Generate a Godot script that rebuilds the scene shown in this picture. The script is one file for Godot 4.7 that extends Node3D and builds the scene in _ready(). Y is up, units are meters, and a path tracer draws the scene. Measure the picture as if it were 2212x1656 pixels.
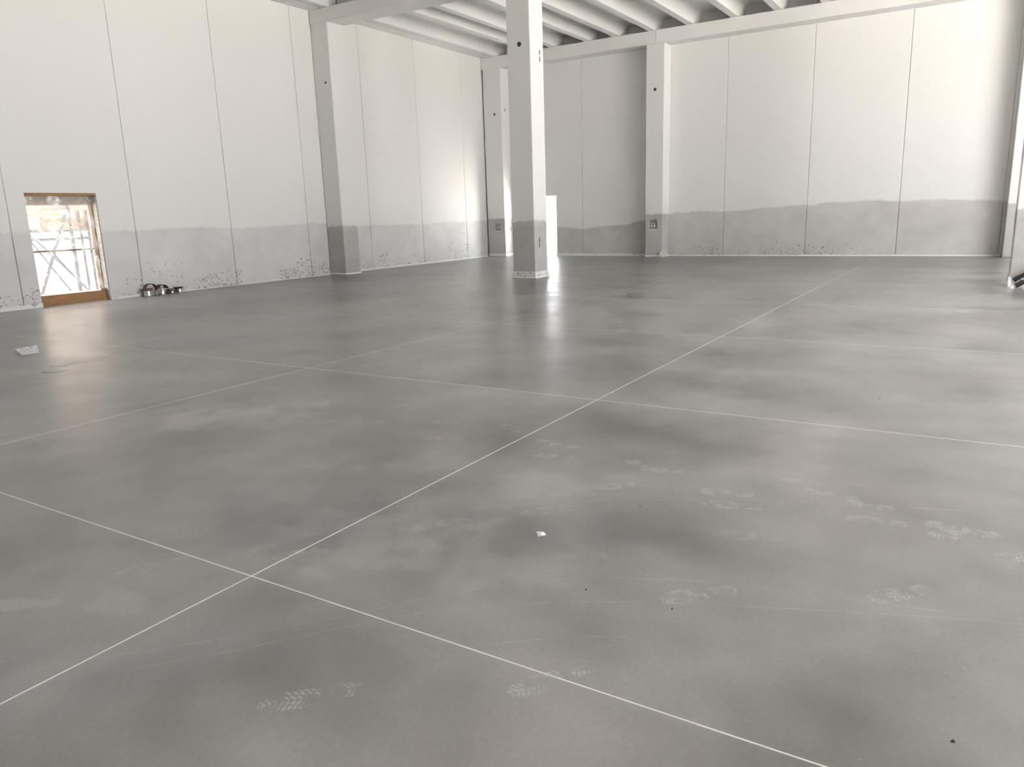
extends Node3D
# An empty precast-concrete hall with a fresh power-floated floor.
# x: 0 under the camera, the left wall at XL; z: the back wall at ZB; y: up. Metres.

const XL := -16.4      # face of the left wall
const ZB := -25.2      # face of the back wall
const XR := 9.4       # face of the right wall (outside the frame)
const ZF := 6.0        # face of the wall behind the camera
const ROOF := 7.6      # underside of the roof deck
const RIB := 7.2       # underside of the roof ribs

var M := {}
var rng := RandomNumberGenerator.new()
var uvf = null
var uvf2 = null

# ------------------------------------------------------------------ helpers
func mk() -> SurfaceTool:
	var s := SurfaceTool.new()
	s.begin(Mesh.PRIMITIVE_TRIANGLES)
	return s

func vert(s: SurfaceTool, p: Vector3, n: Vector3) -> void:
	s.set_normal(n)
	if uvf != null:
		s.set_uv(uvf.call(p))
	if uvf2 != null:
		s.set_uv2(uvf2.call(p))
	s.add_vertex(p)

func tri(s: SurfaceTool, a: Vector3, b: Vector3, c: Vector3, n: Vector3) -> void:
	if (b - a).cross(c - a).dot(n) > 0.0:
		vert(s, a, n); vert(s, c, n); vert(s, b, n)
	else:
		vert(s, a, n); vert(s, b, n); vert(s, c, n)

func quad(s: SurfaceTool, a: Vector3, b: Vector3, c: Vector3, d: Vector3, n: Vector3) -> void:
	tri(s, a, b, c, n)
	tri(s, a, c, d, n)

# quad with its own normal at each corner
func squad(s: SurfaceTool, p: Array, n: Array) -> void:
	var o := [0, 1, 2, 0, 2, 3]
	if (p[1] - p[0]).cross(p[2] - p[0]).dot(n[0] + n[2]) > 0.0:
		o = [0, 2, 1, 0, 3, 2]
	for i in o:
		vert(s, p[i], n[i])

# box with chamfered edges; hole = [x0, x1, y0, y1, depth] is a pocket in its +z face
func cbox(s: SurfaceTool, lo: Vector3, hi: Vector3, r := 0.01, hole := []) -> void:
	var c := (lo + hi) / 2.0
	var h := (hi - lo) / 2.0
	r = minf(r, minf(h.x, minf(h.y, h.z)) * 0.9)
	var i := h - Vector3(r, r, r)
	for ax in 3:
		var u := (ax + 1) % 3
		var v := (ax + 2) % 3
		for sg in [-1.0, 1.0]:
			var n := Vector3.ZERO
			n[ax] = sg
			if ax == 2 and sg > 0 and hole.size():
				pocket(s, c, i, hi.z, hole)
			else:
				var q := []
				for k in [[-1, -1], [1, -1], [1, 1], [-1, 1]]:
					var p := c
					p[ax] += sg * h[ax]
					p[u] += k[0] * i[u]
					p[v] += k[1] * i[v]
					q.append(p)
				quad(s, q[0], q[1], q[2], q[3], n)
			for sv in [-1.0, 1.0]:      # chamfer between +-ax and +-u
				var m := n
				m[u] = sv
				var e := []
				for k in [[0, -1], [0, 1], [1, 1], [1, -1]]:
					var p := c
					p[ax] += sg * (h[ax] if k[0] == 0 else i[ax])
					p[u] += sv * (i[u] if k[0] == 0 else h[u])
					p[v] += k[1] * i[v]
					e.append(p)
				quad(s, e[0], e[1], e[2], e[3], m.normalized())
	for sx in [-1.0, 1.0]:
		for sy in [-1.0, 1.0]:
			for sz in [-1.0, 1.0]:
				var k := Vector3(sx, sy, sz)
				tri(s, c + k * Vector3(h.x, i.y, i.z), c + k * Vector3(i.x, h.y, i.z), c + k * Vector3(i.x, i.y, h.z), k.normalized())

func pocket(s: SurfaceTool, c: Vector3, i: Vector3, z: float, hole: Array) -> void:
	var a := c - i
	var b := c + i
	var x0: float = hole[0]
	var x1: float = hole[1]
	var y0: float = hole[2]
	var y1: float = hole[3]
	var d: float = z - hole[4]
	var f := Vector3(0, 0, 1)
	for r in [[a.x, x0, a.y, b.y], [x1, b.x, a.y, b.y], [x0, x1, a.y, y0], [x0, x1, y1, b.y]]:
		quad(s, Vector3(r[0], r[2], z), Vector3(r[1], r[2], z), Vector3(r[1], r[3], z), Vector3(r[0], r[3], z), f)
	quad(s, Vector3(x0, y0, d), Vector3(x1, y0, d), Vector3(x1, y1, d), Vector3(x0, y1, d), f)
	quad(s, Vector3(x0, y0, z), Vector3(x0, y1, z), Vector3(x0, y1, d), Vector3(x0, y0, d), Vector3(1, 0, 0))
	quad(s, Vector3(x1, y0, z), Vector3(x1, y1, z), Vector3(x1, y1, d), Vector3(x1, y0, d), Vector3(-1, 0, 0))
	quad(s, Vector3(x0, y0, z), Vector3(x1, y0, z), Vector3(x1, y0, d), Vector3(x0, y0, d), Vector3(0, 1, 0))
	quad(s, Vector3(x0, y1, z), Vector3(x1, y1, z), Vector3(x1, y1, d), Vector3(x0, y1, d), Vector3(0, -1, 0))

# round tube along a polyline, closed ends
func tube(s: SurfaceTool, pts: Array, r: float, n := 12) -> void:
	var rings := []
	var dirs := []
	for k in pts.size():
		var t: Vector3 = (pts[mini(k + 1, pts.size() - 1)] - pts[maxi(k - 1, 0)]).normalized()
		var u := t.cross(Vector3.UP if absf(t.y) < 0.9 else Vector3.RIGHT).normalized()
		var w := t.cross(u)
		var ring := []
		for j in n:
			var a := TAU * j / n
			ring.append(u * cos(a) + w * sin(a))
		rings.append(ring)
		dirs.append(t)
	for k in pts.size() - 1:
		for j in n:
			var j2 := (j + 1) % n
			squad(s, [pts[k] + rings[k][j] * r, pts[k] + rings[k][j2] * r, pts[k + 1] + rings[k + 1][j2] * r, pts[k + 1] + rings[k + 1][j] * r], [rings[k][j], rings[k][j2], rings[k + 1][j2], rings[k + 1][j]])
	for e in [0, pts.size() - 1]:
		var nn: Vector3 = dirs[e] * (-1.0 if e == 0 else 1.0)
		for j in n:
			tri(s, pts[e], pts[e] + rings[e][j] * r, pts[e] + rings[e][(j + 1) % n] * r, nn)

# solid of revolution about y through c; prof = [[radius, y], ...] from bottom to top, flat shaded along the profile
func lathe(s: SurfaceTool, c: Vector3, prof: Array, n := 20) -> void:
	for k in prof.size() - 1:
		var r0: float = prof[k][0]
		var r1: float = prof[k + 1][0]
		var y0: float = prof[k][1]
		var y1: float = prof[k + 1][1]
		var nr := Vector2(y1 - y0, r0 - r1).normalized()
		for j in n:
			var p := []
			var q := []
			for a in [TAU * j / n, TAU * (j + 1) / n]:
				var d := Vector3(cos(a), 0, sin(a))
				p.append([c + d * r0 + Vector3(0, y0, 0), c + d * r1 + Vector3(0, y1, 0)])
				q.append(d * nr.x + Vector3(0, nr.y, 0))
			squad(s, [p[0][0], p[1][0], p[1][1], p[0][1]], [q[0], q[1], q[1], q[0]])

func obj(s: SurfaceTool, called: String, m: Material, parent: Node = null) -> MeshInstance3D:
	var o := MeshInstance3D.new()
	o.name = called
	o.mesh = s.commit()
	o.material_override = null
	for k in o.mesh.get_surface_count():
		o.mesh.surface_set_material(k, m)
	(parent if parent else self).add_child(o, true)
	return o

func base(called: String, at := Vector3.ZERO) -> Node3D:
	var o := Node3D.new()
	o.name = called
	o.position = at
	add_child(o, true)
	return o

func tag(o: Node, label: String, category: String, group := "", kind := "") -> void:
	o.set_meta("label", label)
	o.set_meta("category", category)
	if group:
		o.set_meta("group", group)
	if kind:
		o.set_meta("kind", kind)

func srgb(lin: float, tint := Color(1, 1, 1)) -> Color:
	return Color(lin * tint.r, lin * tint.g, lin * tint.b).linear_to_srgb()

func mat(called: String, c: Color, rough := 0.8, metal := 0.0) -> StandardMaterial3D:
	var m := StandardMaterial3D.new()
	m.resource_name = called
	m.albedo_color = c
	m.roughness = rough
	m.metallic = metal
	M[called] = m
	return m

func noise(f: float, oct: int, sd: int, stretch := 1.0) -> FastNoiseLite:
	var n := FastNoiseLite.new()
	n.seed = sd
	n.noise_type = FastNoiseLite.TYPE_SIMPLEX_SMOOTH
	n.fractal_type = FastNoiseLite.FRACTAL_FBM if oct > 1 else FastNoiseLite.FRACTAL_NONE
	n.fractal_octaves = oct
	n.frequency = f
	return n

# noise bytes (0..255, 128 in the middle) over a rectangle of the world at r pixels a metre
func noise_bytes(f: float, oct: int, sd: int, x0: float, z0: float, w: int, h: int, r: float) -> PackedByteArray:
	var n := noise(f / r, oct, sd)
	n.offset = Vector3(x0 * r, z0 * r, 0)
	var im := n.get_image(w, h, false, false, false)
	im.convert(Image.FORMAT_L8)
	return im.get_data()

func byte(lin: float) -> int:
	var v := clampf(lin, 0.0, 1.0)
	v = v * 12.92 if v < 0.0031308 else 1.055 * pow(v, 1.0 / 2.4) - 0.055
	return int(v * 255.0 + 0.5)

# ------------------------------------------------------------------ the scene
func _ready() -> void:
	rng.seed = 4711
	camera_and_light()
	materials()
	build_floor()
	build_left_wall()
	build_back_wall()
	build_other_walls()
	build_roof()
	build_columns()
	build_window()
	build_outside()
	build_sheeting()
	build_things()

func camera_and_light() -> void:
	var cam := Camera3D.new()
	cam.name = "camera"
	var yaw := 0.561511
	var pitch := 0.220758
	var roll := -0.032337
	var f := Vector3(-sin(yaw) * cos(pitch), -sin(pitch), -cos(yaw) * cos(pitch))
	var r := Vector3(cos(yaw), 0, -sin(yaw))
	var u := r.cross(f)
	var right := r * cos(roll) + u * sin(roll)
	var up := u * cos(roll) - r * sin(roll)
	cam.transform = Transform3D(Basis(right, up, -f), Vector3(0, 1.55, 0))
	cam.fov = rad_to_deg(2.0 * atan(828.0 / 1619.88))
	cam.near = 0.05
	cam.far = 400.0
	add_child(cam)
	cam.current = true

	var env := Environment.new()
	env.background_mode = Environment.BG_SKY
	var sky := Sky.new()
	var sm := ProceduralSkyMaterial.new()
	sm.sky_top_color = Color(0.79, 0.835, 0.90)
	sm.sky_horizon_color = Color(0.945, 0.95, 0.955)
	sm.sky_curve = 0.25
	sm.ground_horizon_color = Color(0.80, 0.79, 0.76)
	sm.ground_bottom_color = Color(0.62, 0.61, 0.58)
	sm.sky_energy_multiplier = 1.0
	sm.ground_energy_multiplier = 1.0
	sm.sun_angle_max = 1.0
	sky.sky_material = sm
	env.sky = sky
	env.background_energy_multiplier = 1.0
	env.tonemap_mode = Environment.TONE_MAPPER_LINEAR
	env.tonemap_exposure = 10.9
	env.sdfgi_enabled = true
	env.ssao_enabled = true
	env.ssil_enabled = true
	var we := WorldEnvironment.new()
	we.name = "environment"
	we.environment = env
	add_child(we)

	var sun := DirectionalLight3D.new()
	sun.name = "sun"
	sun.light_color = Color(1.0, 0.975, 0.945)
	sun.light_energy = 2.6
	sun.light_angular_distance = 0.53
	sun.shadow_enabled = true
	sun.look_at_from_position(Vector3(0.46, 0.88, -0.12), Vector3.ZERO, Vector3.UP)
	add_child(sun)

func materials() -> void:
	mat("paint", srgb(0.80, Color(1.0, 0.99, 0.972)), 0.75)
	mat("column_paint", srgb(0.80, Color(1.0, 0.99, 0.972)), 0.72)
	mat("sealant", srgb(0.70, Color(1.0, 0.98, 0.95)), 0.85)
	mat("grey_sealant", srgb(0.34, Color(1.0, 0.97, 0.92)), 0.9)
	mat("shell", srgb(0.55, Color(1.0, 0.98, 0.95)), 0.9)
	mat("foam", srgb(0.82, Color(1.0, 0.99, 0.96)), 0.85)
	mat("joint_dust", srgb(0.84, Color(1.0, 0.99, 0.97)), 0.95)
	mat("hole_shade", srgb(0.06), 0.9)  # dark colour painted in for the shade inside sockets and slots
	mat("black_rubber", srgb(0.022, Color(1.0, 0.95, 0.95)), 0.55)
	mat("white_plastic", srgb(0.80, Color(1.0, 0.97, 0.92)), 0.5)
	mat("paper", srgb(0.78), 0.85)
	mat("grey_paper", srgb(0.62, Color(1.0, 1.0, 0.97)), 0.8)
	mat("tape", srgb(0.80, Color(1.0, 0.99, 0.95)), 0.7)
	mat("steel", srgb(0.52), 0.35, 0.85)
	mat("dark_steel", srgb(0.09, Color(1.0, 0.95, 0.9)), 0.5, 0.5)
	mat("red_brown", srgb(0.17, Color(1.0, 0.55, 0.5)), 0.6)
	mat("cardboard", srgb(0.34, Color(1.0, 0.82, 0.66)), 0.85)
	mat("grit", srgb(0.05), 0.9)
	mat("gravel", srgb(0.64, Color(1.0, 0.97, 0.92)), 0.95)
	mat("tarpaulin", srgb(0.78, Color(0.98, 0.99, 1.0)), 0.6)
	mat("scaffold_tube", srgb(0.05, Color(1.0, 0.97, 0.95)), 0.5, 0.3)
	wood("weathered_timber", Color(0.40, 0.36, 0.30), 24)
	wood("timber", Color(0.36, 0.19, 0.08), 21)
	wood("pale_timber", Color(0.30, 0.23, 0.16), 22)
	wood("ochre_board", Color(0.34, 0.20, 0.06), 23)
	var p := mat("plastic_film", Color(1, 1, 1, 0.22), 0.12)
	p.transparency = BaseMaterial3D.TRANSPARENCY_ALPHA
	p.backlight_enabled = true
	p.backlight = Color(0.3, 0.3, 0.3)
	p.cull_mode = BaseMaterial3D.CULL_DISABLED
	var q := mat("film_fold", srgb(0.85), 0.5)
	q.backlight_enabled = true
	q.backlight = Color(0.85, 0.85, 0.85)
	q.cull_mode = BaseMaterial3D.CULL_DISABLED

func wood(called: String, lin: Color, sd: int) -> void:
	var m := mat(called, Color(1, 1, 1), 0.7)
	var n := noise(0.012, 4, sd)
	var im := Image.create(256, 256, false, Image.FORMAT_RGB8)
	for y in 256:
		for x in 256:
			var g := n.get_noise_2d(x * 0.7, y * 14.0)
			var k := 1.0 + 0.35 * g + 0.10 * sin(18.0 * n.get_noise_2d(x * 0.5, y * 3.0))
			im.set_pixel(x, y, Color(lin.r * k, lin.g * k, lin.b * k).linear_to_srgb())
	m.albedo_texture = ImageTexture.create_from_image(im)
	m.uv1_triplanar = true
	m.uv1_scale = Vector3(0.8, 0.8, 0.8)

# ------------------------------------------------------------------ floor
const XS := [-16.4, -13.1, -9.85, -6.12, -2.68, 0.75, 4.2, 9.4]
const ZS := [-25.2, -23.35, -19.8, -16.22, -12.7, -9.15, -5.6, -2.0, 1.6, 6.0]
# dusty boot prints: toe x, z, heel x, z, strength
const PRINTS := [[-1.9, -1.38, -1.67, -1.63, 0.9], [-1.21, -1.84, -1.04, -2.14, 1.0], [-1.0, -2.67, -0.76, -2.9, 1.0], [-0.27, -3.07, -0.06, -3.29, 0.9], [-3.26, -1.71, -3.1, -1.98, 0.6], [-2.75, -2.16, -2.59, -2.36, 0.6], [-2.41, -2.71, -2.28, -2.87, 0.7], [-1.97, -3.18, -1.76, -3.4, 0.7], [-2.56, -4.36, -2.22, -4.35, 0.9], [-2.43, -4.08, -2.15, -4.14, 0.9], [-1.84, -4.26, -1.52, -4.15, 1.0], [-1.8, -3.71, -1.58, -3.88, 1.0], [-1.27, -3.93, -0.96, -3.99, 1.0], [-1.18, -3.76, -0.87, -3.84, 1.0], [-0.93, -4.34, -0.71, -4.35, 0.9], [-0.73, -4.24, -0.51, -4.19, 1.0], [-0.55, -4.11, -0.38, -4.12, 1.0], [-0.48, -3.9, -0.2, -3.94, 1.0], [-0.16, -4.0, 0.09, -4.0, 0.9], [-0.11, -3.86, 0.18, -4.01, 0.9], [0.16, -3.72, 0.36, -3.87, 0.8], [-1.01, -3.4, -0.69, -3.51, 0.5], [-3.02, -4.6, -2.75, -4.51, 0.9], [-3.37, -4.07, -3.03, -4.14, 0.8], [-4.22, -4.74, -3.89, -4.69, 0.6], [-4.15, -4.19, -3.84, -4.25, 0.6], [-3.56, -4.42, -3.35, -4.49, 0.6], [-1.68, -4.11, -1.42, -4.21, 0.9]]
# thin curved wheel scratches
const ARCS := [[[-3.44, -2.02], [-3.17, -2.34], [-2.88, -2.65], [-2.56, -3.04], [-2.17, -3.37], [-1.83, -3.58], [-1.48, -3.74], [-0.78, -3.98], [-0.22, -4.18], [0.29, -4.34]], [[-2.89, -2.46], [-2.66, -2.76], [-2.39, -3.03], [-1.99, -3.33], [-1.56, -3.61], [-1.12, -3.85], [-0.79, -4.0], [-0.35, -4.15], [0.02, -4.26]], [[-2.79, -1.01], [-2.46, -1.32], [-2.23, -1.58], [-2.0, -1.88], [-1.81, -2.1], [-1.52, -2.34], [-1.28, -2.5], [-1.03, -2.63], [-0.54, -2.84], [-0.07, -3.03], [0.25, -3.14]], [[-2.85, -1.04], [-2.67, -1.27], [-2.33, -1.62], [-2.06, -1.94], [-1.88, -2.19], [-1.68, -2.42], [-1.46, -2.62], [-1.27, -2.74], [-0.97, -2.88], [-0.66, -2.96], [-0.29, -3.04], [0.02, -3.11], [0.25, -3.18]], [[-1.44, -2.05], [-1.31, -2.16], [-1.17, -2.27], [-1.0, -2.35]], [[-1.55, -3.86], [-1.36, -3.9]], [[-2.0, -4.4], [-1.92, -4.4]], [[-0.4, -4.29], [-0.3, -4.29]], [[-0.51, -4.4], [-0.2, -4.54]], [[-5.87, -5.07], [-5.96, -5.37]], [[-1.4, -4.22], [-1.21, -4.19]]]
# pale dust patches: x, z, half length, half depth, strength
const BLOBS := [[-5.13, -3.77, 0.7, 0.35, 0.9], [-4.59, -3.92, 0.5, 0.2, 0.7], [-4.37, -4.05, 0.35, 0.15, 0.6], [-2.4, -2.68, 0.5, 0.35, 0.7], [-1.98, -2.66, 0.5, 0.3, 0.5], [-2.69, -2.66, 0.4, 0.25, 0.5], [-3.39, -1.34, 0.16, 0.05, 1.0], [-3.36, -9.8, 1.2, 0.5, 0.8], [-2.37, -9.34, 1.0, 0.4, 0.6], [-5.81, -4.05, 0.4, 0.3, 0.4], [-8.69, -5.43, 0.7, 0.3, 0.3], [-2.98, -3.55, 0.5, 0.2, 0.35], [-2.19, -3.62, 0.35, 0.2, 0.4], [-2.21, -2.98, 0.12, 0.05, 0.7], [-2.59, -2.36, 0.2, 0.06, 0.7], [0.07, -3.22, 0.3, 0.2, 0.3], [-2.95, -1.59, 0.15, 0.1, 0.5], [-5.36, -6.94, 0.6, 0.35, 0.35], [-5.64, -6.36, 0.5, 0.3, 0.3], [-1.84, -10.57, 0.9, 0.4, 0.5]]
# regions that share one texture: first and last line in XS, in ZS, pixels a metre painted, enlarged by
const REGIONS := [[3, 4, 6, 7, 70, 6], [4, 5, 6, 7, 70, 6], [3, 4, 7, 8, 70, 5], [4, 5, 7, 8, 70, 6], [2, 3, 6, 7, 70, 3], [2, 3, 5, 6, 70, 2], [3, 4, 5, 6, 70, 3], [4, 5, 5, 6, 70, 3], [0, 2, 5, 7, 70, 1], [0, 3, 0, 3, 55, 1], [0, 3, 3, 5, 60, 1], [3, 5, 0, 3, 60, 1], [3, 5, 3, 5, 60, 1], [5, 7, 0, 5, 20, 1], [5, 7, 5, 9, 20, 1], [0, 3, 7, 9, 20, 1], [3, 5, 8, 9, 20, 1]]

func build_floor() -> void:
	var fl := base("floor")
	tag(fl, "smooth grey power-floated concrete floor with white dusty saw cuts", "floor", "", "structure")
	var grain := Image.create(512, 512, false, Image.FORMAT_RGB8)
	var gn := noise(0.04, 4, 77)
	gn.fractal_gain = 0.7
	var gi := gn.get_seamless_image(512, 512, false, false, 0.2, false)
	gi.convert(Image.FORMAT_L8)
	var gd := gi.get_data()
	var gb := PackedByteArray()
	gb.resize(512 * 512 * 3)
	for k in 512 * 512:
		var v := clampi(int(243 + (gd[k] - 128) * 0.09), 0, 255)
		gb[k * 3] = v; gb[k * 3 + 1] = v; gb[k * 3 + 2] = v
	grain = Image.create_from_data(512, 512, false, Image.FORMAT_RGB8, gb)
	var grain_tex := ImageTexture.create_from_image(grain)
	var g := 0.0036
	for rg in REGIONS:
		var x0: float = XS[rg[0]]
		var x1: float = XS[rg[1]]
		var z0: float = ZS[rg[2]]
		var z1: float = ZS[rg[3]]
		var m := mat("concrete_%d_%d" % [rg[0], rg[2]], Color(1, 1, 1), 1.0)
		paint_floor(m, x0, x1, z0, z1, rg[4], rg[5])
		m.detail_enabled = true
		m.detail_albedo = grain_tex
		m.detail_blend_mode = BaseMaterial3D.BLEND_MODE_MUL
		m.detail_uv_layer = BaseMaterial3D.DETAIL_UV_2
		uvf = func(p: Vector3) -> Vector2: return Vector2((p.x - x0) / (x1 - x0), (p.z - z0) / (z1 - z0))
		uvf2 = func(p: Vector3) -> Vector2: return Vector2(p.x / 0.7, p.z / 0.7)
		for i in range(rg[0], rg[1]):
			for j in range(rg[2], rg[3]):
				var s := mk()
				cbox(s, Vector3(XS[i] + g, -0.18, ZS[j] + g), Vector3(XS[i + 1] - g, 0.0, ZS[j + 1] - g), 0.001)
				obj(s, "slab", m, fl)
	uvf = null
	uvf2 = null
	for i in range(1, XS.size() - 1):
		for j in ZS.size() - 1:
			var s := mk()
			cbox(s, Vector3(XS[i] - g, -0.05, ZS[j] + g), Vector3(XS[i] + g, 0.0003, ZS[j + 1] - g), 0.0006)
			obj(s, "joint_filler", M.joint_dust, fl)
	for j in range(1, ZS.size() - 1):
		var s := mk()
		cbox(s, Vector3(XL, -0.05, ZS[j] - g), Vector3(XR, 0.0004, ZS[j] + g), 0.0006)
		obj(s, "joint_filler", M.joint_dust, fl)

func paint_floor(m: StandardMaterial3D, x0: float, x1: float, z0: float, z1: float, res: float, up: int) -> void:
	var w := int(round((x1 - x0) * res))
	var h := int(round((z1 - z0) * res))
	var a := noise_bytes(0.22, 3, 5, x0, z0, w, h, res)
	var b := noise_bytes(0.9, 3, 6, x0, z0, w, h, res)
	var c := noise_bytes(3.0, 2, 7, x0, z0, w, h, res)
	var d := noise_bytes(0.6, 3, 8, x0, z0, w, h, res)
	var e := noise_bytes(0.35, 2, 9, x0, z0, w, h, res)
	# dust patches that lie on this region
	var dust := PackedFloat32Array()
	dust.resize(w * h)
	for q in BLOBS:
		var rad: float = maxf(q[2], q[3]) * 1.6
		for y in range(maxi(0, int((q[1] - rad - z0) * res)), mini(h, int((q[1] + rad - z0) * res))):
			for x in range(maxi(0, int((q[0] - rad - x0) * res)), mini(w, int((q[0] + rad - x0) * res))):
				var px: float = x0 + x / res - q[0]
				var pz: float = z0 + y / res - q[1]
				var u: float = (px * 0.85 - pz * 0.53) / q[2]
				var v: float = (px * 0.53 + pz * 0.85) / q[3]
				var k := y * w + x
				var t: float = 1.0 - sqrt(u * u + v * v) + (b[k] - 128) / 110.0 + (c[k] - 128) / 150.0
				if t > 0.0:
					dust[k] = maxf(dust[k], minf(1.0, t * 2.2) * q[4])
	var lut := PackedInt32Array()
	for k in 1024:
		lut.append(byte(k / 1023.0))
	var out := PackedByteArray()
	out.resize(w * h * 3)
	var rough := PackedByteArray()
	rough.resize(w * h)
	for k in w * h:
		rough[k] = clampi(int(80.0 + (b[k] - 118) * 0.14 + (d[k] - 118) * 0.12 + dust[k] * 16.0), 73, 112)
		var v := 0.265 + (a[k] - 128) * 0.0006 + (b[k] - 128) * 0.0007 + (c[k] - 128) * 0.0002 + (d[k] - 128) * 0.0010 + dust[k] * 0.085
		var warm := (e[k] - 128) * 0.0003 + 0.022
		var vi := v * 1023.0
		out[k * 3] = lut[clampi(int(vi * (1.0 + warm)), 0, 1023)]
		out[k * 3 + 1] = lut[clampi(int(vi), 0, 1023)]
		out[k * 3 + 2] = lut[clampi(int(vi * (0.985 - warm)), 0, 1023)]
	var im := Image.create_from_data(w, h, false, Image.FORMAT_RGB8, out)
	if up > 1:
		im.resize(w * up, h * up, Image.INTERPOLATE_CUBIC)
	if up > 1:
		floor_marks(im, x0, z0, res * up)
	m.albedo_texture = ImageTexture.create_from_image(im)
	m.roughness_texture = ImageTexture.create_from_image(Image.create_from_data(w, h, false, Image.FORMAT_L8, rough))
	m.roughness_texture_channel = BaseMaterial3D.TEXTURE_CHANNEL_RED
	m.metallic_specular = 0.6

func blend(im: Image, x: int, y: int, c: Color, a: float) -> void:
	if x >= 0 and y >= 0 and x < im.get_width() and y < im.get_height():
		im.set_pixel(x, y, im.get_pixel(x, y).lerp(c, a))

func floor_marks(im: Image, x0: float, z0: float, r: float) -> void:
	var dust := srgb(0.58, Color(1.0, 1.0, 0.99))
	var n := noise(9.0, 3, 31)
	for q in PRINTS:
		var t := Vector2(q[0], q[1])
		var dr := Vector2(q[2], q[3]) - t
		var ln := maxf(dr.length(), 0.27)
		dr = dr.normalized()
		var sd := Vector2(-dr.y, dr.x)
		var c := t + dr * ln * 0.5
		var seedling := absf(q[0] * 7.3 + q[1] * 3.1)
		for y in range(int((c.y - 0.2 - z0) * r), int((c.y + 0.2 - z0) * r)):
			if y < 0 or y >= im.get_height():
				continue
			for x in range(int((c.x - 0.2 - x0) * r), int((c.x + 0.2 - x0) * r)):
				if x < 0 or x >= im.get_width():
					continue
				var p := Vector2(x0 + x / r, z0 + y / r)
				var u := (p - t).dot(dr) / ln
				var v := (p - t).dot(sd)
				if u < 0.0 or u > 1.0 or absf(v) > 0.06:
					continue
				var half := 0.0
				if u < 0.60:
					half = 0.055 * sqrt(clampf(1.0 - pow((u - 0.33) / 0.34, 2.0), 0.0, 1.0))
				elif u > 0.70:
					half = 0.040 * sqrt(clampf(1.0 - pow((u - 0.83) / 0.18, 4.0), 0.0, 1.0))
				if absf(v) > half:
					continue
				var lug := fposmod(u * ln / 0.020 + absf(v) * 26.0 + seedling, 1.0) < 0.62
				var cut := fposmod(v / 0.027 + 0.5 + 0.6 * sin(u * 9.0 + seedling), 1.0) < 0.80
				var k := n.get_noise_2d(p.x * 1.2 + seedling, p.y * 1.2) * 1.3 + 0.45
				var al := 0.0
				if lug and cut:
					al = 0.75
				else:
					al = 0.10
				blend(im, x, y, dust, clampf(al * clampf(k, 0.0, 1.0) * q[4], 0.0, 1.0))
	for arc in ARCS:
		var cv := Curve2D.new()
		for p in arc:
			cv.add_point(Vector2(p[0], p[1]))
		for k in range(1, arc.size() - 1):
			var tg := (cv.get_point_position(k + 1) - cv.get_point_position(k - 1)) / 6.0
			cv.set_point_in(k, -tg)
			cv.set_point_out(k, tg)
		var l := cv.get_baked_length()
		var st := 0.5 / r
		for k in int(l / st):
			var p := cv.sample_baked(k * st)
			var al := clampf(0.30 + n.get_noise_2d(p.x * 0.5, p.y * 0.5) * 0.7, 0.0, 0.5)
			var wd := maxi(1, int(round(0.004 * r)))
			for o in wd:
				blend(im, int((p.x - x0) * r), int((p.y - z0) * r) + o, dust, al * 0.55)
	# dust swept up along the saw cuts
	var hx := im.get_width()
	var hz := im.get_height()
	for side in 4:
		var along := hx if side < 2 else hz
		for k in along:
			var nn := n.get_noise_2d((x0 + k / r) * 0.35 + side * 9.0, z0 * 0.5)
			var depth := int((0.022 + 0.03 * nn) * r)
			for o in depth:
				var al := 0.13 * (1.0 - float(o) / depth)
				match side:
					0: blend(im, k, o, dust, al)
					1: blend(im, k, hz - 1 - o, dust, al)
					2: blend(im, o, k, dust, al)
					3: blend(im, hx - 1 - o, k, dust, al)
	# crumbs and pits
	var rr := RandomNumberGenerator.new()
	rr.seed = int(absf(x0 * 131.0 + z0 * 17.0))
	for k in int(hx * hz / (r * r) * 14.0):
		var x := rr.randi_range(1, hx - 3)
		var y := rr.randi_range(1, hz - 3)
		var bright := rr.randf() < 0.6
		var c := dust if bright else srgb(0.10)
		for dy in 2:
			for dx in rr.randi_range(1, 3):
				blend(im, x + dx, y + dy, c, 0.55)

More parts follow.
